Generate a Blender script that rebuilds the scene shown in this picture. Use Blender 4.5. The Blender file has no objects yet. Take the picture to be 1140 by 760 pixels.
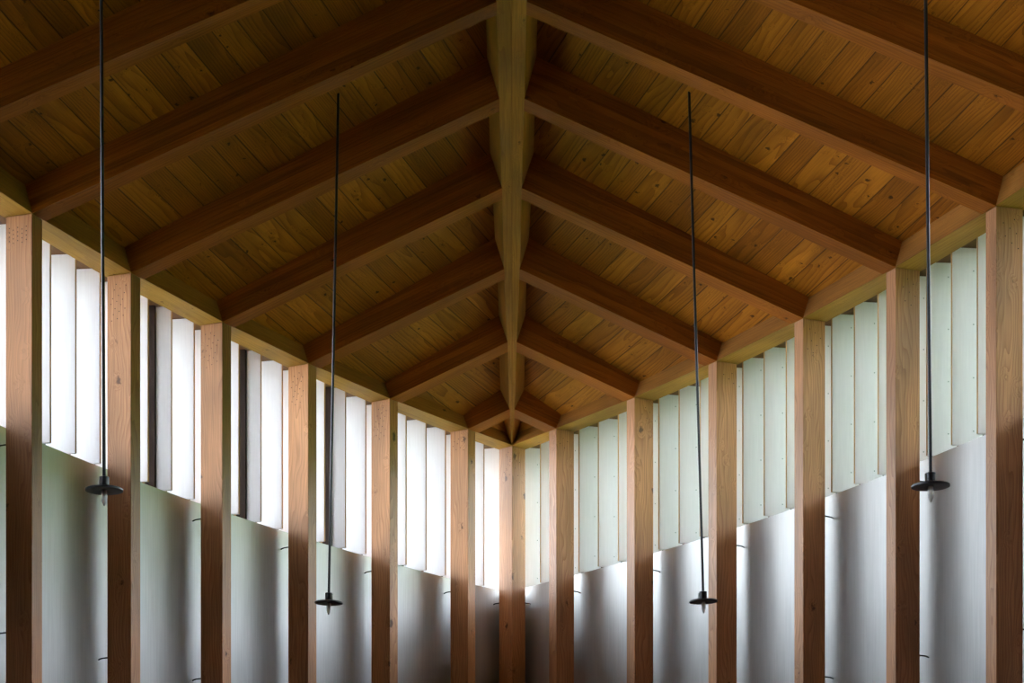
import bpy, bmesh, math, random
from mathutils import Vector, Matrix
random.seed(7)
SC = bpy.context.scene
COL = SC.collection
CH = 1.6                      # eye height above the floor
H = 3.64 + CH                 # eave height (underside of wall plate)
HSS = {-1: 2.607 + CH, 1: 2.628 + CH}   # top of the solid wall = window sill

# ------------------------------------------------------------------ camera
cd = bpy.data.cameras.new('camera')
cam = bpy.data.objects.new('camera', cd); COL.objects.link(cam)
cd.sensor_width = 36.0; cd.lens = 2200/1140*36
cd.shift_x = (570-525.72)/1140; cd.shift_y = (1044.0-380)/1140
cd.clip_start = 0.05; cd.clip_end = 500
cam.location = (0.009, 0, CH); cam.rotation_euler = (math.radians(90), 0, 0.02084)
SC.camera = cam

# ------------------------------------------------------------------ materials
def new_mat(name):
    m = bpy.data.materials.new(name); m.use_nodes = True
    nt = m.node_tree; nt.nodes.clear()
    out = nt.nodes.new('ShaderNodeOutputMaterial')
    b = nt.nodes.new('ShaderNodeBsdfPrincipled')
    nt.links.new(b.outputs[0], out.inputs[0])
    return m, nt, b, out

class G:
    """tiny helper to wire node graphs"""
    def __init__(s, nt): s.nt = nt
    def n(s, t, **k):
        nd = s.nt.nodes.new(t)
        for a, v in k.items(): setattr(nd, a, v)
        return nd
    def put(s, sock, v):
        if isinstance(v, bpy.types.NodeSocket): s.nt.links.new(v, sock)
        elif v is not None: sock.default_value = v
    def m(s, op, a, b=None, c=None, clamp=False):
        nd = s.n('ShaderNodeMath', operation=op, use_clamp=clamp)
        for i, v in enumerate((a, b, c)): s.put(nd.inputs[i], v)
        return nd.outputs[0]
    def v(s, op, a, b=None):
        nd = s.n('ShaderNodeVectorMath', operation=op)
        s.put(nd.inputs[0], a); s.put(nd.inputs[1], b)
        if op == 'SCALE': nd.inputs['Scale'].default_value = .028
        return nd.outputs['Value'] if op in ('LENGTH', 'DOT_PRODUCT') else nd.outputs[0]
    def comb(s, x, y, z):
        nd = s.n('ShaderNodeCombineXYZ')
        for i, v in enumerate((x, y, z)): s.put(nd.inputs[i], v)
        return nd.outputs[0]
    def noise(s, vec, scale, detail=2.0, rough=0.5):
        nd = s.n('ShaderNodeTexNoise'); s.put(nd.inputs['Vector'], vec)
        nd.inputs['Scale'].default_value = scale; nd.inputs['Detail'].default_value = detail
        nd.inputs['Roughness'].default_value = rough
        return nd.outputs[0]
    def mix(s, f, a, b, blend='MIX'):
        nd = s.n('ShaderNodeMix', data_type='RGBA', blend_type=blend)
        s.put(nd.inputs[0], f); s.put(nd.inputs[6], a); s.put(nd.inputs[7], b)
        return nd.outputs[2]
    def rng(s, v, a, b, c, d):
        nd = s.n('ShaderNodeMapRange'); nd.clamp = True
        s.put(nd.inputs[0], v)
        for i, x in enumerate((a, b, c, d)): s.put(nd.inputs[i+1], x)
        return nd.outputs[0]

def wood(name, light, dark, ring=0.013, ringmix=.55, knots=1.0, knot_scale=8.0, board=None, rough=.6, tone=.3, spec=.16, lam=None, warp=.075, zs=.13):
    """timber: 'grain' attribute gives (across, across, along) in metres"""
    m, nt, b, out = new_mat(name); g = G(nt)
    at = g.n('ShaderNodeAttribute', attribute_name='grain').outputs['Vector']
    rnd = g.n('ShaderNodeObjectInfo').outputs['Random']
    sp = g.n('ShaderNodeSeparateXYZ'); g.put(sp.inputs[0], at)
    X, Y, Z = sp.outputs
    tonev = rnd
    gap = None
    if board or lam:
        w = board or lam
        q = g.m('DIVIDE', X if board else Y, w)
        idx = g.m('FLOOR', q)
        fr = g.m('SUBTRACT', q, idx)
        wn = g.n('ShaderNodeTexWhiteNoise', noise_dimensions='2D')
        g.put(wn.inputs['Vector'], g.comb(idx, rnd if lam else g.m('FLOOR', g.m('DIVIDE', Z, 50.0)), 0.0))
        wv = wn.outputs['Value']
        tonev = wv
        if board:
            X = g.m('MULTIPLY', g.m('SUBTRACT', fr, 0.5), w)
            e = g.m('ABSOLUTE', g.m('SUBTRACT', fr, 0.5))
            gap = g.rng(e, .465, .492, 0.0, 1.0)
            Yo = g.m('MULTIPLY', wv, .5)
            Y = g.m('ADD', Y, g.m('SUBTRACT', Yo, .25))
            Z = g.m('ADD', Z, g.m('MULTIPLY', wv, 31.0))
            X = g.m('ADD', X, g.m('MULTIPLY', g.m('SUBTRACT', g.m('FRACT', g.m('MULTIPLY', wv, 7.3)), .5), .16))
        else:
            Z = g.m('ADD', Z, g.m('MULTIPLY', wv, 31.0))
    offx = g.m('ADD', g.m('MULTIPLY', g.m('FRACT', g.m('MULTIPLY', rnd, 13.7)), .12), .03)
    offy = g.m('ADD', g.m('MULTIPLY', g.m('FRACT', g.m('MULTIPLY', rnd, 29.3)), .12), .05)
    X = g.m('ADD', X, offx); Y = g.m('ADD', Y, offy); Z = g.m('ADD', Z, g.m('MULTIPLY', rnd, 53.0))
    P = g.comb(X, Y, Z)
    slow = g.noise(g.v('MULTIPLY', P, (1, 1, zs)), 7.0, 2.0)
    # knots
    kv = g.n('ShaderNodeTexVoronoi', feature='F1')
    kv.inputs['Scale'].default_value = knot_scale
    kw = g.n('ShaderNodeTexNoise'); kw.inputs['Scale'].default_value = 45.0; g.put(kw.inputs['Vector'], P)
    g.put(kv.inputs['Vector'], g.v('ADD', g.v('MULTIPLY', P, (1, 1, .62)), g.v('SCALE', g.v('SUBTRACT', kw.outputs['Color'], (.5, .5, .5)))))
    kd = kv.outputs['Distance']
    kr = g.n('ShaderNodeSeparateXYZ'); g.put(kr.inputs[0], kv.outputs['Color'])
    thr = g.m('MULTIPLY', kr.outputs[0], .14*knots)
    kn = g.m('SUBTRACT', 1.0, g.rng(g.m('SUBTRACT', kd, thr), -.03, .03, 0.0, 1.0))
    kn = g.m('MULTIPLY', kn, g.m('GREATER_THAN', thr, .045*knots))
    halo = g.rng(kd, 0.0, .32, .05, 0.0)
    r = g.v('LENGTH', g.comb(X, Y, 0.0))
    r = g.m('ADD', r, g.m('MULTIPLY', slow, warp))
    r = g.m('ADD', r, halo)
    s = g.m('FRACT', g.m('DIVIDE', r, ring))
    rg = g.m('POWER', s, 2.4)                       # latewood: soft rise, sharp fall
    fib = g.noise(g.v('MULTIPLY', P, (1, 1, .02)), 190.0, 3.0, .65)
    mott = g.noise(g.v('MULTIPLY', P, (1, 1, .25)), 5.0, 3.0)
    c = g.mix(g.m('MULTIPLY', rg, ringmix), light, dark)
    c = g.mix(1.0, c, g.comb(*[g.rng(fib, .25, .75, .74, 1.2)]*3), 'MULTIPLY')
    c = g.mix(1.0, c, g.comb(*[g.rng(mott, .3, .7, .70, 1.22)]*3), 'MULTIPLY')
    tv = g.rng(tonev, 0.0, 1.0, 1.0-tone, 1.0+tone)
    tr = g.m('ADD', 1.0, g.m('MULTIPLY', g.m('SUBTRACT', tv, 1.0), .8))
    c = g.mix(1.0, c, g.comb(tr, tv, tv), 'MULTIPLY')
    kcol = tuple(x*.28 for x in dark[:3])+(1,)
    c = g.mix(g.m('MULTIPLY', kn, .88), c, kcol)
    hgt = g.m('MULTIPLY', fib, .4)
    if gap is not None:
        c = g.mix(g.m('MULTIPLY', gap, .75), c, tuple(x*.12 for x in dark[:3])+(1,))
        hgt = g.m('SUBTRACT', hgt, g.m('MULTIPLY', gap, 6.0))
    g.put(b.inputs['Base Color'], c)
    b.inputs['Roughness'].default_value = rough
    b.inputs['Specular IOR Level'].default_value = spec
    bp = g.n('ShaderNodeBump'); bp.inputs['Strength'].default_value = .25; bp.inputs['Distance'].default_value = .002
    g.put(bp.inputs['Height'], hgt); g.put(b.inputs['Normal'], bp.outputs[0])
    return m

M = {}
M['post'] = wood('post_fir', (.50, .230, .092, 1), (.24, .078, .019, 1), ring=.016, ringmix=.6, knots=1.15, tone=.13, spec=.4, rough=.5, warp=.16, zs=.2)
M['rafter'] = wood('rafter_fir', (.345, .108, .009, 1), (.17, .041, .002, 1), ring=.017, ringmix=.5, knots=.55, knot_scale=6.0, tone=.15, lam=.034)
M['beam'] = wood('eave_fir', (.43, .225, .038, 1), (.26, .11, .013, 1), ring=.015, ringmix=.45, knots=.6, tone=.10)
M['face_shade'] = wood('face_shade_fir', (.30, .125, .022, 1), (.18, .06, .008, 1), ring=.015, ringmix=.45, knots=.6, tone=.12)  # eave timber darkened to hold the inner face's weaker light
M['dark'] = wood('dark_frame_timber', (.035, .018, .012, 1), (.015, .008, .006, 1), ring=.012, knots=.2, tone=.1)
M['ridge'] = wood('ridge_fir', (.42, .19, .028, 1), (.24, .088, .009, 1), ring=.02, ringmix=.45, knots=.45, tone=.12)
M['ceiling'] = wood('ceiling_boards', (.385, .135, .008, 1), (.135, .034, .001, 1), ring=.012, ringmix=.62, knots=.95, knot_scale=13.0, board=.118, tone=.26)
M['floor'] = wood('floor_boards', (.52, .34, .17, 1), (.32, .18, .075, 1), ring=.014, ringmix=.5, knots=.7, board=.16, tone=.15)
M['frame'] = wood('window_frame_timber', (.16, .07, .025, 1), (.06, .025, .01, 1), ring=.012, knots=0.3, tone=.1)
M['edge'] = wood('edge_warm_light', (.62, .38, .18, 1), (.45, .22, .08, 1), ring=.01, ringmix=.3, knots=0.2, tone=.1)  # warm reflection and light put into the edge colour

def plain(name, col, rough=.5, metal=0.0, spec=.5):
    m, nt, b, out = new_mat(name)
    g = G(nt)
    t = g.n('ShaderNodeTexCoord').outputs['Object']
    nz = g.noise(t, 60.0, 3.0)
    g.put(b.inputs['Base Color'], g.mix(1.0, col, g.comb(*[g.rng(nz, .2, .8, .88, 1.1)]*3), 'MULTIPLY'))
    b.inputs['Roughness'].default_value = rough; b.inputs['Metallic'].default_value = metal
    b.inputs['Specular IOR Level'].default_value = spec
    return m
M['steel'] = plain('black_steel', (.04, .04, .046, 1), .38, .6)
M['nail'] = plain('dark_nail', (.035, .02, .014, 1), .6, .3)
M['screw'] = plain('screw_head', (.42, .45, .44, 1), .45, .6)
M['outside'] = plain('shingle_outside', (.20, .15, .11, 1), .8)
M['louvre'] = None

def louvre_mat():
    m, nt, b, out = new_mat('louvre_silver_white'); g = G(nt)
    t = g.n('ShaderNodeTexCoord').outputs['Object']
    st = g.noise(g.v('MULTIPLY', t, (1, 1, .04)), 130.0, 2.0)
    g.put(b.inputs['Base Color'], g.mix(g.rng(st, .25, .75, 0, 1), (.865, .845, .872, 1), (.925, .905, .93, 1)))
    b.inputs['Metallic'].default_value = .15
    b.inputs['Roughness'].default_value = .45
    return m
M['louvre'] = louvre_mat()

def wall_mat():
    m, nt, b, out = new_mat('silver_painted_wall'); g = G(nt)
    t = g.n('ShaderNodeAttribute', attribute_name='grain').outputs['Vector']   # (along wall, 0, height)
    st = g.noise(g.v('MULTIPLY', t, (1, 1, .035)), 75.0, 3.0, .6)
    bl = g.noise(g.v('MULTIPLY', t, (1, 1, .4)), 3.5, 3.0)
    c = g.mix(g.rng(st, .25, .75, 0, 1), (.40, .402, .402, 1), (.49, .493, .493, 1))
    c = g.mix(1.0, c, g.comb(*[g.rng(bl, .3, .7, .92, 1.06)]*3), 'MULTIPLY')
    g.put(b.inputs['Base Color'], c)
    b.inputs['Metallic'].default_value = .40
    g.put(b.inputs['Roughness'], g.m('ADD', .37, g.m('MULTIPLY', st, .12)))
    b.inputs['Anisotropic'].default_value = .65           # horizontal brush strokes spread reflections up and down
    g.put(b.inputs['Tangent'], g.comb(0.0, 0.0, 1.0))
    bp = g.n('ShaderNodeBump'); bp.inputs['Strength'].default_value = .12; bp.inputs['Distance'].default_value = .003
    g.put(bp.inputs['Height'], g.m('ADD', st, g.m('MULTIPLY', bl, 2.0)))
    g.put(b.inputs['Normal'], bp.outputs[0])
    return m
M['wall'] = wall_mat()

def glass_pane():
    m = bpy.data.materials.new('window_glass'); m.use_nodes = True
    nt = m.node_tree; nt.nodes.clear(); g = G(nt)
    out = g.n('ShaderNodeOutputMaterial')
    tr = g.n('ShaderNodeBsdfTransparent'); tr.inputs[0].default_value = (.955, .96, .96, 1)
    gl = g.n('ShaderNodeBsdfGlossy'); gl.inputs['Roughness'].default_value = .02
    fr = g.n('ShaderNodeFresnel'); fr.inputs['IOR'].default_value = 1.5
    mx = g.n('ShaderNodeMixShader')
    g.put(mx.inputs[0], fr.outputs[0]); g.put(mx.inputs[1], tr.outputs[0]); g.put(mx.inputs[2], gl.outputs[0])
    g.put(out.inputs[0], mx.outputs[0])
    return m
M['glass'] = glass_pane()

def bulb_glass():
    m, nt, b, out = new_mat('bulb_glass')
    b.inputs['Base Color'].default_value = (.93, .94, .95, 1)
    b.inputs['Transmission Weight'].default_value = .45
    b.inputs['Roughness'].default_value = .25
    b.inputs['IOR'].default_value = 1.45
    return m
M['bulb'] = bulb_glass()

def grass_mat():
    m, nt, b, out = new_mat('meadow_grass'); g = G(nt)
    t = g.n('ShaderNodeTexCoord').outputs['Object']
    a = g.noise(t, .35, 4.0); c2 = g.noise(t, 3.0, 4.0)
    c = g.mix(g.rng(a, .3, .7, 0, 1), (.068, .135, .017, 1), (.118, .20, .032, 1))
    c = g.mix(1.0, c, g.comb(*[g.rng(c2, .2, .8, .75, 1.2)]*3), 'MULTIPLY')
    g.put(b.inputs['Base Color'], c)
    b.inputs['Roughness'].default_value = .9; b.inputs['Specular IOR Level'].default_value = .1
    return m
M['grass'] = grass_mat()

# ------------------------------------------------------------------ object helpers
def tag(o, label=None, cat=None, group=None, kind=None):
    if label: o['label'] = label
    if cat: o['category'] = cat
    if group: o['group'] = group
    if kind: o['kind'] = kind
    return o

def set_grain(me, frame):
    o, a, b, l = frame
    at = me.attributes.new('grain', 'FLOAT_VECTOR', 'POINT')
    for i, v in enumerate(me.vertices):
        d = v.co - o
        at.data[i].vector = (d.dot(a), d.dot(b), d.dot(l))

def mk(name, verts, faces, mat, parent=None, frame=None, grain=None, bevel=0.0, origin=None, smooth=False):
    """one mesh object from world-space verts; the origin is moved to `origin`"""
    org = Vector(origin) if origin is not None else Vector((0, 0, 0))
    bm = bmesh.new()
    vs = [bm.verts.new(Vector(v)-org) for v in verts]
    for f in faces: bm.faces.new([vs[i] for i in f])
    bmesh.ops.recalc_face_normals(bm, faces=bm.faces)
    if bevel: bmesh.ops.bevel(bm, geom=list(bm.edges), offset=bevel, segments=1, affect='EDGES', profile=.5)
    me = bpy.data.meshes.new(name); bm.to_mesh(me); bm.free()
    if smooth:
        for p in me.polygons: p.use_smooth = True
    me.materials.append(mat)
    if frame: set_grain(me, (Vector(frame[0])-org, Vector(frame[1]), Vector(frame[2]), Vector(frame[3])))
    elif grain:
        at = me.attributes.new('grain', 'FLOAT_VECTOR', 'POINT')
        for i, v in enumerate(grain): at.data[i].vector = v
    o = bpy.data.objects.new(name, me); COL.objects.link(o)
    o.location = org
    if parent:
        o.parent = parent; o.matrix_parent_inverse = Matrix.Identity(4)
        o.location = org - parent_origin(parent)
    return o

def parent_origin(p):
    v = Vector(p.location)
    while p.parent:
        p = p.parent; v = v + p.location
    return v

HEX = [(0, 1, 2, 3), (7, 6, 5, 4), (0, 4, 5, 1), (1, 5, 6, 2), (2, 6, 7, 3), (3, 7, 4, 0)]
def hexa(name, v8, mat, **k): return mk(name, v8, HEX, mat, **k)

def empty(name, loc, label, cat, group=None, kind=None):
    o = bpy.data.objects.new(name, None); COL.objects.link(o); o.location = loc
    o.empty_display_size = .1
    return tag(o, label, cat, group, kind)

def lathe_data(name, prof, mat, n=28, smooth=True):
    """profile [(r, z)] around local Z"""
    bm = bmesh.new(); rings = []
    for r, z in prof:
        if r < 1e-6: rings.append([bm.verts.new((0, 0, z))])
        else: rings.append([bm.verts.new((r*math.cos(2*math.pi*i/n), r*math.sin(2*math.pi*i/n), z)) for i in range(n)])
    for A, B in zip(rings, rings[1:]):
        for i in range(n):
            j = (i+1) % n
            if len(A) == 1 and len(B) == 1: continue
            if len(A) == 1: bm.faces.new((A[0], B[j], B[i]))
            elif len(B) == 1: bm.faces.new((A[i], A[j], B[0]))
            else: bm.faces.new((A[i], A[j], B[j], B[i]))
    bmesh.ops.recalc_face_normals(bm, faces=bm.faces)
    me = bpy.data.meshes.new(name); bm.to_mesh(me); bm.free()
    for p in me.polygons: p.use_smooth = smooth
    me.materials.append(mat)
    if smooth:
        try: me.set_sharp_from_angle(angle=math.radians(40))
        except Exception: pass
    return me

def place(name, me, parent, loc, quat=None):
    o = bpy.data.objects.new(name, me); COL.objects.link(o)
    o.parent = parent; o.location = loc
    if quat is not None:
        o.rotation_mode = 'QUATERNION'; o.rotation_quaternion = quat
    return o

# ------------------------------------------------------------------ plan of the leaf-shaped room
# right-hand half of the inner face line of the posts, from the pointed end towards and behind the camera
PTS = [(0.0, 14.616), (.316, 14.13), (.825, 13.328), (1.291, 12.499), (1.711, 11.647), (2.084, 10.775), (2.41, 9.882)]
p = PTS[-1]
for ang in (17, 14, 11, 8, 5, 2, 0, -4, -12, -22, -34, -48, -64):
    a = math.radians(ang)
    p = (p[0]+.95*math.sin(a), p[1]-.95*math.cos(a)); PTS.append(p)
PTS[-1] = (PTS[-1][0], PTS[-1][1])
PTS.append((0.0, PTS[-1][1]-.25))
N = len(PTS)
def unit(x, y):
    l = math.hypot(x, y); return (x/l, y/l)
TAN = []                      # tangent at every post (towards the pointed end)
for i in range(N):
    if i == 0: d = (PTS[0][0]-PTS[1][0], PTS[0][1]-PTS[1][1])
    elif i == N-1: d = (PTS[i-1][0]-PTS[i][0], PTS[i-1][1]-PTS[i][1])
    else:
        d1 = unit(PTS[i-1][0]-PTS[i][0], PTS[i-1][1]-PTS[i][1]); d2 = unit(PTS[i][0]-PTS[i+1][0], PTS[i][1]-PTS[i+1][1])
        d = (d1[0]+d2[0], d1[1]+d2[1])
    TAN.append(unit(*d))
TAN[0] = unit(-.62, .785)
def outn(i): return (TAN[i][1], -TAN[i][0])       # outward normal of the right half
def off(i, d):
    n = outn(i); return (PTS[i][0]+n[0]*d, PTS[i][1]+n[1]*d)
# post 0 is the corner post; the offset lines are mitred on the axis
def offline(d):
    L = [off(i, d) for i in range(N)]
    a, b = L[1], L[2]
    # first point: where the offset line meets x = 0
    p0 = off(0, d); t = TAN[0]
    k = -p0[0]/t[0]
    L[0] = (0.0, p0[1]+t[1]*k)
    n = outn(N-1)
    L[N-1] = (0.0, PTS[N-1][1]-d)
    return L
def cr(P0, P1, P2, P3, t):
    return tuple(.5*((2*b)+(-a+c)*t+(2*a-5*b+4*c-d)*t*t+(-a+3*b-3*c+d)*t**3) for a, b, c, d in zip(P0, P1, P2, P3))
def fine(L, n=6):
    out = []
    for i in range(len(L)-1):
        P1, P2 = L[i], L[i+1]
        P0 = L[i-1] if i > 0 else tuple(2*a-b for a, b in zip(P1, P2))
        if i+2 < len(L): P3 = L[i+2]
        elif len(P2) == 2: P3 = (-L[i][0], L[i][1])
        else: P3 = tuple(2*b-a for a, b in zip(P1, P2))
        for k in range(n): out.append(cr(P0, P1, P2, P3, k/n))
    out.append(L[-1]); return out

NV = N                        # posts, rafters and windows run all the way round (1..6 stand in the picture)
KB = [3.647, 3.780, 4.018, 4.230, 4.418, 4.574, 4.680, 4.737, 4.765, 4.775, 4.775]
KB += [4.77, 4.75, 4.72, 4.66, 4.57, 4.44, 4.27, 4.08, 3.90, 3.80]
KB = [k+CH for k in KB]       # underside of the ridge beam at each post
DK = [.10, .140, .180, .195, .207, .230, .240, .245, .245, .245] + [.245]*8 + [.22, .18, .14]
DE = [.09, .10, .108, .116, .124, .14, .147, .15] + [.15]*13
WB = [.003, .0177, .0306, .0494, .058, .0686, .0755, .079, .081, .082] + [.082]*11
WT = [.05, .085, .090, .108, .128, .135, .140, .142, .143, .144] + [.144]*11
ORD = ['corner', 'first', 'second', 'third', 'fourth', 'fifth', 'sixth', 'seventh', 'eighth', 'ninth', 'tenth']
SIDE = {1: 'right', -1: 'left'}

# ------------------------------------------------------------------ floor, walls, outside
ol = fine(offline(.22))
def loop_both(L):             # closed outline: right half then mirrored left half
    return list(L) + [(-x, y) for x, y in reversed(L[1:-1])]
fl = loop_both(fine(offline(.44)))
vv = [(x, y, 0) for x, y in fl]+[(x, y, -.12) for x, y in fl]
nf = len(fl)
ff = [list(range(nf)), list(range(2*nf-1, nf-1, -1))]+[(i, (i+1) % nf, nf+(i+1) % nf, nf+i) for i in range(nf)]
o = mk('floor', vv, ff, M['floor'], frame=((0, 0, 0), (1, 0, 0), (0, 0, 1), (0, 1, 0)))
tag(o, 'timber board floor of the chapel below the picture edge', 'floor', kind='structure')

def make_wall(s):
    HS = HSS[s]
    Li = fine(offline(.22)); Lo = fine(offline(.46))
    n = len(Li); verts = []; gr = []; d = 0
    for k in range(n):
        if k: d += math.hypot(Li[k][0]-Li[k-1][0], Li[k][1]-Li[k-1][1])
        for (P_, z) in ((Li, 0), (Li, HS), (Lo, HS), (Lo, 0)):
            verts.append((s*P_[k][0], P_[k][1], z)); gr.append((d+(5 if s > 0 else 0), 0, z))
    faces = []
    for k in range(n-1):
        for j in range(4):
            j2 = (j+1) % 4
            faces.append((4*k+j, 4*k+j2, 4*k+4+j2, 4*k+4+j))
    faces.append((0, 1, 2, 3)); faces.append(tuple(4*(n-1)+j for j in (3, 2, 1, 0)))
    o = mk('wall_'+SIDE[s], verts, faces, M['wall'], grain=gr)
    # smooth shade only along the curve
    for p in o.data.polygons: p.use_smooth = True
    o.data.set_sharp_from_angle(angle=math.radians(40))
    tag(o, 'curved silver painted wall behind the %s row of posts' % SIDE[s], 'wall', kind='structure')
for s in (-1, 1): make_wall(s)

# hillside: mountain meadow rising on the right, falling away on the left
def hill(x, y):
    r = max(abs(x)-5.5, 0)
    if x > 0: h = .40*r - .7
    else: h = -.30*r - .3
    h += .25*math.sin(x*.23+y*.31)*min(r*.2, 1.5)
    return h - .15
gx = [-90, -60, -40, -28, -20, -14, -10, -7.5, -5.5, -3, 0, 3, 5.5, 7.5, 10, 13, 17, 22, 28, 36, 46, 60]
gy = [-60, -40, -28, -20, -14, -9, -5, -2, 0, 3, 6, 9, 12, 15, 18, 22, 28, 36, 48, 64, 90]
vv = [(x, y, hill(x, y)) for x in gx for y in gy]; ny = len(gy)
ff = [(i*ny+j, (i+1)*ny+j, (i+1)*ny+j+1, i*ny+j+1) for i in range(len(gx)-1) for j in range(ny-1)]
nv = len(vv)
o = mk('hillside', vv, ff, M['grass'], smooth=True)
tag(o, 'green meadow slope outside the right hand windows', 'hillside', kind='structure')

# ------------------------------------------------------------------ ceiling (boards cut bay by bay between the rafters)
def ceil_mesh():
    verts = []; faces = []; gr = []; mats = []
    def add(v, g):
        verts.append(v); gr.append(g); return len(verts)-1
    E0 = offline(.035); E1 = offline(.40); E2 = offline(.78)
    nu = 5; nf_ = 10
    for s in (1, -1):
        for i in range(N-1):
            x0, y0 = PTS[i+1]; x1, y1 = PTS[i]
            sl = (x0-x1)/max(y1-y0, .05) if y1 > y0 else 0
            sl = max(min(sl, 1.0), -.6)*.72
            grid = []
            for u in range(nu+1):
                t = u/nu
                lp = lambda A: (A[i+1][0]+(A[i][0]-A[i+1][0])*t, A[i+1][1]+(A[i][1]-A[i+1][1])*t)
                ls = lambda A: A[i+1]+(A[i]-A[i+1])*t
                e = lp(E0); he = H+ls(DE); kx = min(ls(WT), max(e[0]-.001, 0)); kz = ls(KB)+ls(DK); ky = PTS[i+1][1]+(PTS[i][1]-PTS[i+1][1])*t
                row = []
                for f in range(nf_+1):
                    w = f/nf_
                    row.append((kx+(e[0]-kx)*w, ky+(e[1]-ky)*w, kz+(he-kz)*w))
                e1 = lp(E1); e2 = lp(E2)
                row.append((e1[0], e1[1], he+.03)); row.append((e2[0], e2[1], he+.02))
                row = [(0.0, ky, kz+.02)]+row
                grid.append(row)
            nc = len(grid[0])
            idb = [[None]*nc for _ in range(nu+1)]; idt = [[None]*nc for _ in range(nu+1)]
            for u in range(nu+1):
                for c in range(nc):
                    x, y, z = grid[u][c]
                    g = (x+sl*(y-y0)+.031*i+(3.0 if s < 0 else 0), 0.0, (y-y0)+50.0*(2*i+(s > 0))+1)
                    idb[u][c] = add((s*x, y, z), g)
                    idt[u][c] = add((s*x, y, z+.16), g)
            for u in range(nu):
                for c in range(nc-1):
                    q = (idb[u][c], idb[u][c+1], idb[u+1][c+1], idb[u+1][c])
                    faces.append(q); mats.append(0)
                    q = (idt[u][c], idt[u+1][c], idt[u+1][c+1], idt[u][c+1])
                    faces.append(q); mats.append(1)
                q = (idb[u][nc-1], idt[u][nc-1], idt[u+1][nc-1], idb[u+1][nc-1]); faces.append(q); mats.append(1)
    bm = bmesh.new(); vs = [bm.verts.new(v) for v in verts]
    for f, mi in zip(faces, mats):
        fc = bm.faces.new([vs[k] for k in f]); fc.material_index = mi
    me = bpy.data.meshes.new('ceiling'); bm.to_mesh(me); bm.free()
    me.materials.append(M['ceiling']); me.materials.append(M['outside'])
    at = me.attributes.new('grain', 'FLOAT_VECTOR', 'POINT')
    for k, g in enumerate(gr): at.data[k].vector = g
    o = bpy.data.objects.new('ceiling', me); COL.objects.link(o)
    tag(o, 'boarded timber ceiling rising from both eaves to the ridge', 'ceiling', kind='structure')
ceil_mesh()

# ------------------------------------------------------------------ ridge beam: two tapering planks side by side
rb = empty('ridge_beam', (0, PTS[NV-1][1], KB[NV-1]), 'tapering yellow ridge beam running down the middle of the ceiling to the far corner', 'beam')
def ridge_plank(s):
    K = fine([(WB[i], WT[i], KB[i], DK[i], PTS[i][1]) for i in range(NV)], 5)
    verts = []; gr = []
    for wb, wt, kb, dk, y in K:
        for x, z in ((.0012, kb-.004), (wb, kb), (wt, kb+dk), (.0012, kb+dk)):
            verts.append((s*x, y, z)); gr.append((s*x+.1*(s > 0), z-kb, y))
    n = len(K); faces = []
    for k in range(n-1):
        for j in range(4): faces.append((4*k+j, 4*k+(j+1) % 4, 4*k+4+(j+1) % 4, 4*k+4+j))
    faces.append((0, 1, 2, 3)); faces.append(tuple(4*(n-1)+j for j in (3, 2, 1, 0)))
    mk('ridge_plank', verts, faces, M['ridge'], parent=rb, grain=gr, origin=(0, PTS[NV-1][1], KB[NV-1]))
for s in (-1, 1): ridge_plank(s)

# ------------------------------------------------------------------ rafters, one pair per post
RW = .112
def rafter(i, s):
    x, y = PTS[i]
    # eave end follows the chord of the next bay
    xb, yb = PTS[i-1]
    k = RW/(yb-y); x2 = x+(xb-x)*k; y2 = y+RW
    lk = lambda A: A[i]+(A[i-1]-A[i])*k
    z1, z2 = KB[i], lk(KB)
    # slope kept equal across the width
    top = .03
    v = []
    for (xe, yy, zk, wb, wt, dk, de) in ((x, y, z1, WB[i], WT[i], DK[i], DE[i]), (x2, y2, z2, lk(WB), lk(WT), lk(DK), lk(DE))):
        v.append([(s*(xe-.001), yy, H+.001), (s*wb, yy, zk), (s*wt, yy, zk+dk), (s*(xe+.034), yy, H+de)])
    a, b = v
    v8 = [a[0], a[1], a[2], a[3], b[0], b[1], b[2], b[3]]
    dx = Vector(a[1])-Vector(a[0]); l = dx.normalized(); ay = Vector((0, 1, 0)); bb = l.cross(ay)
    if i <= 6:
        label = '%s timber rafter from the far corner on the %s slope of the ceiling' % (ORD[i].capitalize(), SIDE[s])
        if i == 1: label = 'shortest timber rafter on the %s slope, first from the far corner' % SIDE[s]
        grp = 'roof rafters'
    elif i == 7:
        label = 'timber rafter crossing the top %s corner of the picture' % SIDE[s]; grp = 'roof rafters'
    else:
        label = 'timber rafter overhead beyond the top edge of the picture'; grp = 'rafters beyond the picture edge'
    o = hexa('roof_rafter', v8, M['rafter'], frame=(a[0], ay, bb, l), origin=a[0])
    tag(o, label, 'rafter', grp)
for i in range(1, NV-1):
    for s in (-1, 1): rafter(i, s)

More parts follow.
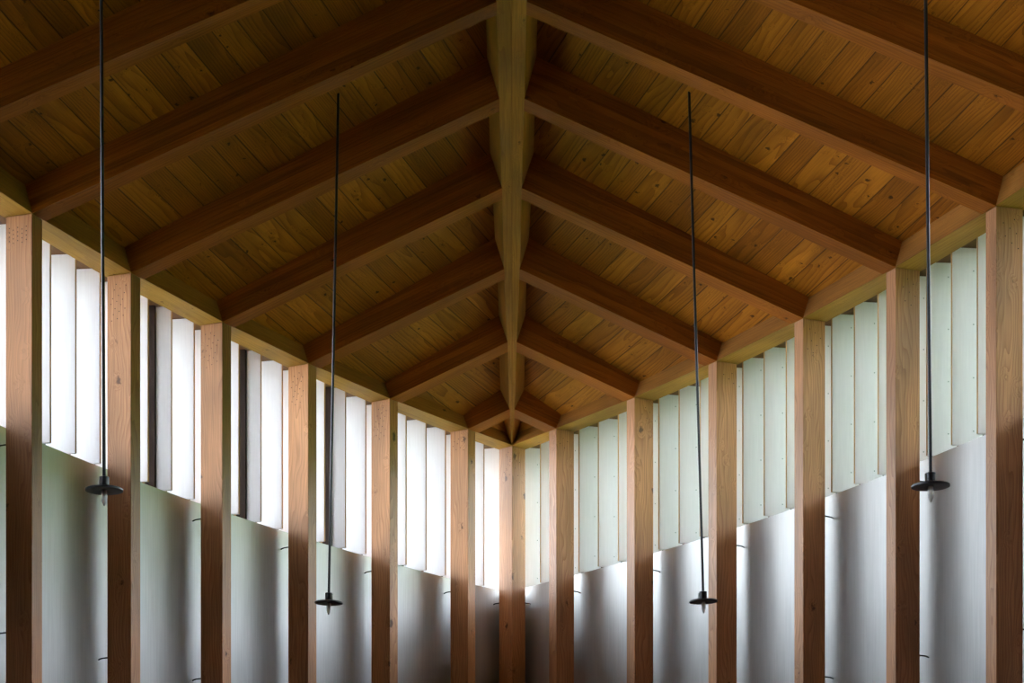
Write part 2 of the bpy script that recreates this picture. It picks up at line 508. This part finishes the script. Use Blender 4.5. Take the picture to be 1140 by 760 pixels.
# ------------------------------------------------------------------ eave beams (wall plates) between the posts
EB = offline(.165); ET = offline(.038)
def eave_beam(i, s):          # bay i: from post i (near) to post i-1 (far)
    def end(j):
        a = PTS[j] if j else (0.0, PTS[0][1]); b = EB[j]; t = ET[j] if j else (0.0, PTS[0][1]+.05)
        return [(s*a[0], a[1], H+.002), (s*b[0], b[1], H+.002), (s*b[0], b[1], H+.02+DE[j]), (s*t[0], t[1], H+DE[j]+.004)]
    A, B = end(i), end(i-1)
    # keep a hairline joint between neighbouring beams
    def pull(P, Q, d):
        return [tuple(Vector(p_)+(Vector(q_)-Vector(p_)).normalized()*d) for p_, q_ in zip(P, Q)]
    A2 = pull(A, B, .001); B2 = pull(B, A, .001)
    l = (Vector(B[0])-Vector(A[0])).normalized(); bb = Vector((0, 0, 1)); aa = l.cross(bb)
    o = hexa('eave_beam', A2+B2, M['beam'], frame=(A[0], aa, bb, l), origin=A2[0])
    if i <= 6:
        lab = 'yellow eave beam on the %s between the %s and %s posts%s' % (SIDE[s], ORD[i-1], ORD[i], ' from the corner' if i > 1 else '')
        grp = 'eave beams on the posts'
    elif i == 7: lab = 'eave beam end at the %s edge of the picture' % SIDE[s]; grp = 'eave beams on the posts'
    else: lab = 'eave beam beyond the edge of the picture'; grp = 'eave beams beyond the picture edge'
    tag(o, lab, 'beam', grp)
    # darker reddish strip added on the inner face, its weaker light put into the colour
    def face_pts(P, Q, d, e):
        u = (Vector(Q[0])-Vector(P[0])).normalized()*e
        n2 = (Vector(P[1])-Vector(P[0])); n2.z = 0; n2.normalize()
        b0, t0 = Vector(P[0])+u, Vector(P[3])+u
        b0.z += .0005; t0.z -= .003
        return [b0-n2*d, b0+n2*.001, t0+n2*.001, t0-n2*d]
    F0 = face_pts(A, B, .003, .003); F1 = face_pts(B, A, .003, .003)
    hexa('face_shade_strip', F0+F1, M['face_shade'], parent=o, frame=(A[0], aa, bb, l), origin=A2[0])
for i in range(1, NV):
    for s in (-1, 1): eave_beam(i, s)

# ------------------------------------------------------------------ posts
PA, PB = .096, .153
NAILME = lathe_data('nail', [(0, .0008), (.0026, .0006), (.0032, -.001), (0, -.001)], M['nail'], 8)
def curve_rod(name, pts, r, mat, parent, n=8):
    bm = bmesh.new(); rings = []
    base = parent_origin(parent)
    for k, P_ in enumerate(pts):
        P_ = Vector(P_)-base
        d = (Vector(pts[min(k+1, len(pts)-1)])-Vector(pts[max(k-1, 0)])).normalized()
        a = d.orthogonal().normalized(); b = d.cross(a)
        rings.append([bm.verts.new(P_+a*r*math.cos(2*math.pi*j/n)+b*r*math.sin(2*math.pi*j/n)) for j in range(n)])
    for A, B in zip(rings, rings[1:]):
        for j in range(n): bm.faces.new((A[j], A[(j+1) % n], B[(j+1) % n], B[j]))
    bm.faces.new(rings[0]); bm.faces.new(rings[-1])
    bmesh.ops.recalc_face_normals(bm, faces=bm.faces)
    me = bpy.data.meshes.new(name); bm.to_mesh(me); bm.free()
    for p in me.polygons: p.use_smooth = True
    me.materials.append(mat)
    return place(name, me, parent, (0, 0, 0))

def post(i, s):
    if i == 0:
        e = .139*math.sqrt(.5)
        q = [(0, PTS[0][1]), (e, PTS[0][1]+e*1.06), (0, PTS[0][1]+2*e*1.06), (-e, PTS[0][1]+e*1.06)]
        quad = [(x, y) for x, y in q]
        t2 = (0, 1); n2 = (1, 0)
        lab = 'corner timber post standing edge on at the pointed end between both walls'
    else:
        t = TAN[i]; n = outn(i); x, y = PTS[i]
        quad = [(x, y), (x+n[0]*PB, y+n[1]*PB), (x+n[0]*PB+t[0]*PA, y+n[1]*PB+t[1]*PA), (x+t[0]*PA, y+t[1]*PA)]
        quad = [(s*a, b) for a, b in quad]
        t2 = (s*t[0], t[1]); n2 = (s*n[0], n[1])
        if i <= 6: lab = '%s timber post from the corner post along the %s wall' % (ORD[i].capitalize(), SIDE[s])
        else: lab = 'timber post in front of the wall beyond the edge of the picture'
    if i == 1: lab = 'narrow looking timber post first beside the corner post on the %s' % SIDE[s]
    if i == 6: lab = 'widest looking timber post at the %s edge of the picture' % SIDE[s]
    v8 = [(x, y, 0) for x, y in quad]+[(x, y, H) for x, y in quad]
    if i == 0: fa, fb = Vector((.707, .707, 0)), Vector((-.707, .707, 0))
    else: fa, fb = Vector((n2[0], n2[1], 0)), Vector((t2[0], t2[1], 0))
    o = hexa('timber_post', v8, M['post'], frame=((quad[0][0], quad[0][1], 0), fa, fb, (0, 0, 1)), origin=(quad[0][0], quad[0][1], 0), bevel=.002)
    tag(o, lab, 'post', 'timber posts' if i <= 6 else 'posts beyond the picture edge')
    if i > 6: return o
    # nail heads at the top of the side faces that look at the viewer
    def nails(u, nrm, lst):
        qt = Vector((0, 0, 1)).rotation_difference(Vector((nrm[0], nrm[1], 0)))
        for (d, z) in lst:
            place('nail', NAILME, o, (u[0]*d+nrm[0]*.0008, u[1]*d+nrm[1]*.0008, H-z), qt)
    if i == 0:
        lst = [(random.uniform(.018, .085), .045+.014*k+random.uniform(-.004, .004)) for k in range(13)]
        nails((-.707, .728), (-.73, -.68), lst)
        nails((.707, .728), (.73, -.68), [(random.uniform(.02, .09), .06+.05*k) for k in range(4)])
        rods = [((quad[1][0]-.002, quad[1][1]), (.83, .56)), ((quad[3][0]+.002, quad[3][1]), (-.83, .56))]
    else:
        back = (-t2[0], -t2[1])
        if s < 0 and i == 6:
            lst = [(d, .06+.022*r+(.011 if c % 2 else 0)) for r in range(4) for c, d in enumerate((.033, .058, .083, .108, .132))]
        elif s < 0:
            lst = [(.03+.1*((k*.37+i*.13) % 1.0), .05+.012*k+random.uniform(-.006, .006)) for k in range(18 if i > 1 else 9)]
        else:
            lst = [(.03+.1*((k*.37+i*.29) % 1.0), .06+.022*k+random.uniform(-.006, .006)) for k in range(7 if i > 3 else 4)]
        nails(n2, back, lst)
        rods = [((quad[1][0]+t2[0]*PA*.12, quad[1][1]+t2[1]*PA*.12), n2)]
    for (px, py), n_ in rods:
        for hz in (2.495, 1.545):
            L_ = .058 if i else .044
            k1 = .038
            z = hz+CH
            curve_rod('wall_tie', [(px-n_[0]*.004, py-n_[1]*.004, z), (px+n_[0]*k1, py+n_[1]*k1, z-.002), (px+n_[0]*(k1+.012), py+n_[1]*(k1+.012), z-.004), (px+n_[0]*(L_+.006), py+n_[1]*(L_+.006), z-.009)], .0042, M['steel'], o)
    return o
post(0, 1)
for i in range(1, NV-1):
    for s in (-1, 1): post(i, s)

# ------------------------------------------------------------------ clerestory windows with upright louvre boards
SCREW = lathe_data('screw', [(0, .0012), (.003, .001), (.0042, 0), (0, -.0005)], M['screw'], 8)
O1 = offline(.19); O2 = offline(.46); O3 = offline(.43); O0 = offline(.168)
FW, FT = .165, .017
wn = 0
def window(i, s):
    global wn
    HS = HSS[s]
    wn += 1
    a0 = PTS[i]; b0 = PTS[i-1]
    base = Vector((s*O3[i][0], O3[i][1], HS))
    if i <= 6:
        lab = '%s clerestory window with upright white louvres between the %s and %s posts%s' % (SIDE[s], ORD[i-1], ORD[i], ' from the corner' if i > 1 else '')
    elif i == 7: lab = 'sliver of louvred clerestory window at the %s edge of the picture' % SIDE[s]
    else: lab = 'clerestory window beyond the edge of the picture'
    w = empty('window_%d' % wn, base, lab, 'window', None, 'structure')
    P3 = lambda pt, z: (s*pt[0], pt[1], z)
    def lerp(A, B, t): return (A[0]+(B[0]-A[0])*t, A[1]+(B[1]-A[1])*t)
    ZT = H+.03
    l = Vector((s*(b0[0]-a0[0]), b0[1]-a0[1], 0)).normalized(); up = Vector((0, 0, 1)); aa = l.cross(up)
    # head board above the louvres
    I0, I1, Q0, Q1 = O0[i], O0[i-1], O2[i], O2[i-1]
    hexa('head_board', [P3(I0, H+.05), P3(Q0, H+.05), P3(Q0, H+.10), P3(I0, H+.10), P3(I1, H+.05), P3(Q1, H+.05), P3(Q1, H+.10), P3(I1, H+.10)],
         M['frame'], parent=w, frame=(base, aa, up, l), origin=base)
    # glass
    g0, g1 = O3[i], O3[i-1]; h0, h1 = offline(.436)[i], offline(.436)[i-1]
    hexa('glass_pane', [P3(g0, HS+.003), P3(h0, HS+.003), P3(h0, H+.048), P3(g0, H+.048), P3(g1, HS+.003), P3(h1, HS+.003), P3(h1, H+.048), P3(g1, H+.048)],
         M['glass'], parent=w, origin=base)
    # slim outer frame stiles at the bay ends
    for t in (0.0, ):
        c = lerp(O3[i], O3[i-1], t); n_ = outn(i)
        d = TAN[i]
        q = [(c[0]-n_[0]*.008, c[1]-n_[1]*.008), (c[0]-n_[0]*.05, c[1]-n_[1]*.05)]
        qq = [q[0], q[1], (q[1][0]+d[0]*.04, q[1][1]+d[1]*.04), (q[0][0]+d[0]*.04, q[0][1]+d[1]*.04)]
        hexa('frame_stile', [P3(k, HS+.003) for k in qq]+[P3(k, H+.048) for k in qq], M['frame'], parent=w, frame=(base, aa, l, up), origin=base)
    # louvre boards
    fr = (.215, .472, .728, .985) if i > 1 else (.39, .83, 1.25)
    cl = unit(b0[0]-a0[0], b0[1]-a0[1])
    nn = (cl[1], -cl[0])
    dang = math.radians(14)
    # direction from the inner to the outer edge, swung back a little towards the near end
    d = (nn[0]*math.cos(dang)-cl[0]*math.sin(dang), nn[1]*math.cos(dang)-cl[1]*math.sin(dang))
    e = (-d[1], d[0])                               # board thickness direction (towards the far end)
    if e[0]*cl[0]+e[1]*cl[1] < 0: e = (-e[0], -e[1])
    zb, zt = HS+.004, H+.045
    for k, f in enumerate(fr):
        # inner edge, near corner
        p0 = lerp(O1[i] if i > 0 else a0, O1[i-1], f) if i > 1 else (a0[0]+(b0[0]-a0[0])*f+nn[0]*.19, a0[1]+(b0[1]-a0[1])*f+nn[1]*.19)
        p0 = (a0[0]+(b0[0]-a0[0])*f+nn[0]*.19, a0[1]+(b0[1]-a0[1])*f+nn[1]*.19)
        W_ = FW
        c4 = [p0, (p0[0]+d[0]*W_, p0[1]+d[1]*W_), (p0[0]+d[0]*W_+e[0]*FT, p0[1]+d[1]*W_+e[1]*FT), (p0[0]+e[0]*FT, p0[1]+e[1]*FT)]
        borg = Vector(P3(p0, zb))
        lo = hexa('louvre_board', [P3(q, zb) for q in c4]+[P3(q, zt) for q in c4], M['louvre'], parent=w, origin=borg, bevel=.0015)
        # strip added on the inner edge, golden roof reflection painted into its colour
        g4 = [(p0[0]-d[0]*.003+e[0]*.002, p0[1]-d[1]*.003+e[1]*.002), (p0[0]+d[0]*.0005+e[0]*.002, p0[1]+d[1]*.0005+e[1]*.002),
              (p0[0]+d[0]*.0005+e[0]*(FT-.002), p0[1]+d[1]*.0005+e[1]*(FT-.002)), (p0[0]-d[0]*.003+e[0]*(FT-.002), p0[1]-d[1]*.003+e[1]*(FT-.002))]
        hexa('edge_reflection', [P3(q, zb+.002) for q in g4]+[P3(q, zt-.002) for q in g4], M['edge'], parent=lo, frame=(borg, aa, l, up), origin=borg)
        if i <= 6 and s > 0:
            nrm = Vector((-s*e[0], -e[1], 0)); qt = Vector((0, 0, 1)).rotation_difference(nrm)
            for r in range(4):
                zz = .075+.285*r+(.045 if k % 2 else 0)
                loc = Vector((s*d[0]*.116, d[1]*.116, zz))+nrm*.0004
                place('screw', SCREW, lo, loc, qt)
        # the dark opening frame in three of the left hand bays
        if s < 0 and i in (3, 4, 5) and k == 2:
            mo = [(p0[0]+d[0]*u-e[0]*v_, p0[1]+d[1]*u-e[1]*v_) for u, v_ in ((.090, .003), (.150, .003), (.150, .03), (.090, .03))]
            fe = [(p0[0]+d[0]*u-e[0]*v_, p0[1]+d[1]*u-e[1]*v_) for u, v_ in ((.152, .003), (.165, .003), (.165, .034), (.152, .034))]
            hexa('frame_lit_edge', [P3(q, zb) for q in fe]+[P3(q, zt) for q in fe], M['edge'], parent=w, frame=(base, aa, l, up), origin=base)  # orange strip added; the frame's lit edge is put into its colour
            hexa('opening_frame', [P3(q, zb) for q in mo]+[P3(q, zt) for q in mo], M['dark'], parent=w, frame=(base, aa, l, up), origin=base)
BK = 12                       # window bays past this are closed, added to cut light from behind the viewer
for i in range(1, BK+1):
    for s in (-1, 1): window(i, s)
def make_light_block():
    Li = offline(.22); Lo = offline(.44); z0 = HSS[1]+.002
    P_ = [(Li[k], Lo[k]) for k in range(BK, N)]
    P_ = P_+[((-a[0], a[1]), (-b[0], b[1])) for a, b in reversed(P_[:-1])]
    verts = []; gr = []; faces = []; d = 0
    for k, (a, b) in enumerate(P_):
        if k: d += math.hypot(a[0]-P_[k-1][0][0], a[1]-P_[k-1][0][1])
        for q, z in ((a, z0), (a, H+.14), (b, H+.14), (b, z0)): verts.append((q[0], q[1], z)); gr.append((d, 0, z))
    n = len(P_)
    for k in range(n-1):
        for j in range(4): faces.append((4*k+j, 4*k+(j+1) % 4, 4*k+4+(j+1) % 4, 4*k+4+j))
    faces.append((0, 1, 2, 3)); faces.append(tuple(4*(n-1)+j for j in (3, 2, 1, 0)))
    o = mk('wall_back', verts, faces, M['wall'], grain=gr)
    tag(o, 'added closure of the upper bays behind the viewer, cutting light', 'wall', kind='structure')
make_light_block()

# ------------------------------------------------------------------ pendant lamps
def pend_meshes():
    rod_r = .0072
    socket = lathe_data('socket', [(0, .048), (.012, .048), (.0195, .045), (.0195, .006), (.0215, .006), (.0215, 0), (0, 0)], M['steel'], 24)
    disc = lathe_data('disc_shade', [(0, .0), (.070, 0), (.0745, -.003), (.0745, -.0095), (.0715, -.0105), (.03, -.008), (0, -.008)], M['steel'], 48)
    bulb = lathe_data('bulb', [(0, -.006), (.0105, -.007), (.0115, -.020), (.0125, -.034), (.0115, -.048), (.007, -.060), (.0025, -.068), (0, -.070)], M['bulb'], 20)
    clip = None
    return socket, disc, bulb
SOCK, DISC, BULB = pend_meshes()
def ceiling_h(x, y):
    x = abs(x)
    for i in range(N-1):
        if PTS[i+1][1] <= y <= PTS[i][1]:
            t = (y-PTS[i+1][1])/(PTS[i][1]-PTS[i+1][1])
            ls = lambda A: A[i+1]+(A[i]-A[i+1])*t
            xe = PTS[i+1][0]+(PTS[i][0]-PTS[i+1][0])*t+.035
            a, b = ls(KB)+ls(DK), H+ls(DE); wt = ls(WT)
            return a+(b-a)*(x-wt)/(xe-wt)
    return H
def pendant(x, y, dxdz, label, socket_turn):
    z = 1.777+CH
    u = Vector((dxdz, 0, 1)).normalized()
    top = z
    for _ in range(6): top = ceiling_h(x+(top-z)*dxdz, y)
    L_ = (top-z)/u.z
    r = empty('pendant_lamp', (x, y, z), label, 'lamp', 'disc pendant lamps')
    r.rotation_mode = 'QUATERNION'; r.rotation_quaternion = Vector((0, 0, 1)).rotation_difference(u)
    rod = lathe_data('rod', [(0, .044), (.0070, .044), (.0070, L_+.01), (0, L_+.01)], M['steel'], 14)
    place('rod', rod, r, (0, 0, 0))
    s_ = place('socket', SOCK, r, (0, 0, 0))
    # little cable clamp on the socket
    bm = bmesh.new(); bmesh.ops.create_cube(bm, size=1.0)
    bmesh.ops.scale(bm, vec=(.012, .010, .030), verts=bm.verts)
    bmesh.ops.bevel(bm, geom=list(bm.edges), offset=.002, segments=1, affect='EDGES')
    me = bpy.data.meshes.new('cable_clamp'); bm.to_mesh(me); bm.free(); me.materials.append(M['screw'])
    c = place('cable_clamp', me, s_, (.021*math.cos(socket_turn), .021*math.sin(socket_turn), .026))
    c.rotation_euler = (0, 0, socket_turn)
    place('disc_shade', DISC, r, (0, 0, 0))
    place('bulb', BULB, r, (0, 0, 0))
    return r
def lamp_at(px, py, Y, dxdz, label, turn):
    # Y: depth from the camera axis; the camera is turned by yaw, solve for x
    c_, s_ = math.cos(-.02084), math.sin(-.02084)
    k = (px-525.72)/2200
    # (c x - s Y)/(s x + c Y) = k
    x = Y*(k*c_+s_)/(c_-k*s_)+.009
    return pendant(x, Y, dxdz, label, turn)
lamp_at(116, 543, 7.78, -.006, 'left black disc pendant lamp nearest the viewer, in front of the fifth post', 2.6)
lamp_at(366, 670, 10.42, .019, 'left black disc pendant lamp farther away, hanging low before the wall', -.5)
lamp_at(783, 666, 10.42, -.028, 'right black disc pendant lamp farther away, hanging low beside a post', 2.8)
lamp_at(1036, 536, 7.78, -.010, 'right black disc pendant lamp nearest the viewer, beside the fifth post', 3.4)

# ------------------------------------------------------------------ sky light
w = bpy.data.worlds.new('sky'); SC.world = w; w.use_nodes = True
nt = w.node_tree; nt.nodes.clear(); g = G(nt)
out = g.n('ShaderNodeOutputWorld'); bg = g.n('ShaderNodeBackground')
tc = g.n('ShaderNodeTexCoord').outputs['Generated']
sp = g.n('ShaderNodeSeparateXYZ'); g.put(sp.inputs[0], tc)
cl = g.noise(g.v('MULTIPLY', tc, (1, 1, 2.5)), 2.2, 4.0)
c = g.mix(g.rng(sp.outputs[2], -.05, .5, 0, 1), (.90, .96, 1.0, 1), (.78, .89, 1.0, 1))
c = g.mix(1.0, c, g.comb(*[g.rng(cl, .3, .7, .88, 1.08)]*3), 'MULTIPLY')
g.put(bg.inputs[0], c)
g.put(bg.inputs[1], g.rng(sp.outputs[0], -.9, .6, 3.45, 3.6))
g.put(out.inputs[0], bg.outputs[0])

SC.view_settings.view_transform = 'Standard'
SC.view_settings.look = 'None'
SC.view_settings.gamma = 1.0
SC.view_settings.use_curve_mapping = False
SC.view_settings.exposure = 2.42
SC.cycles.diffuse_bounces = 8
SC.cycles.max_bounces = 14
SC.cycles.transparent_max_bounces = 12
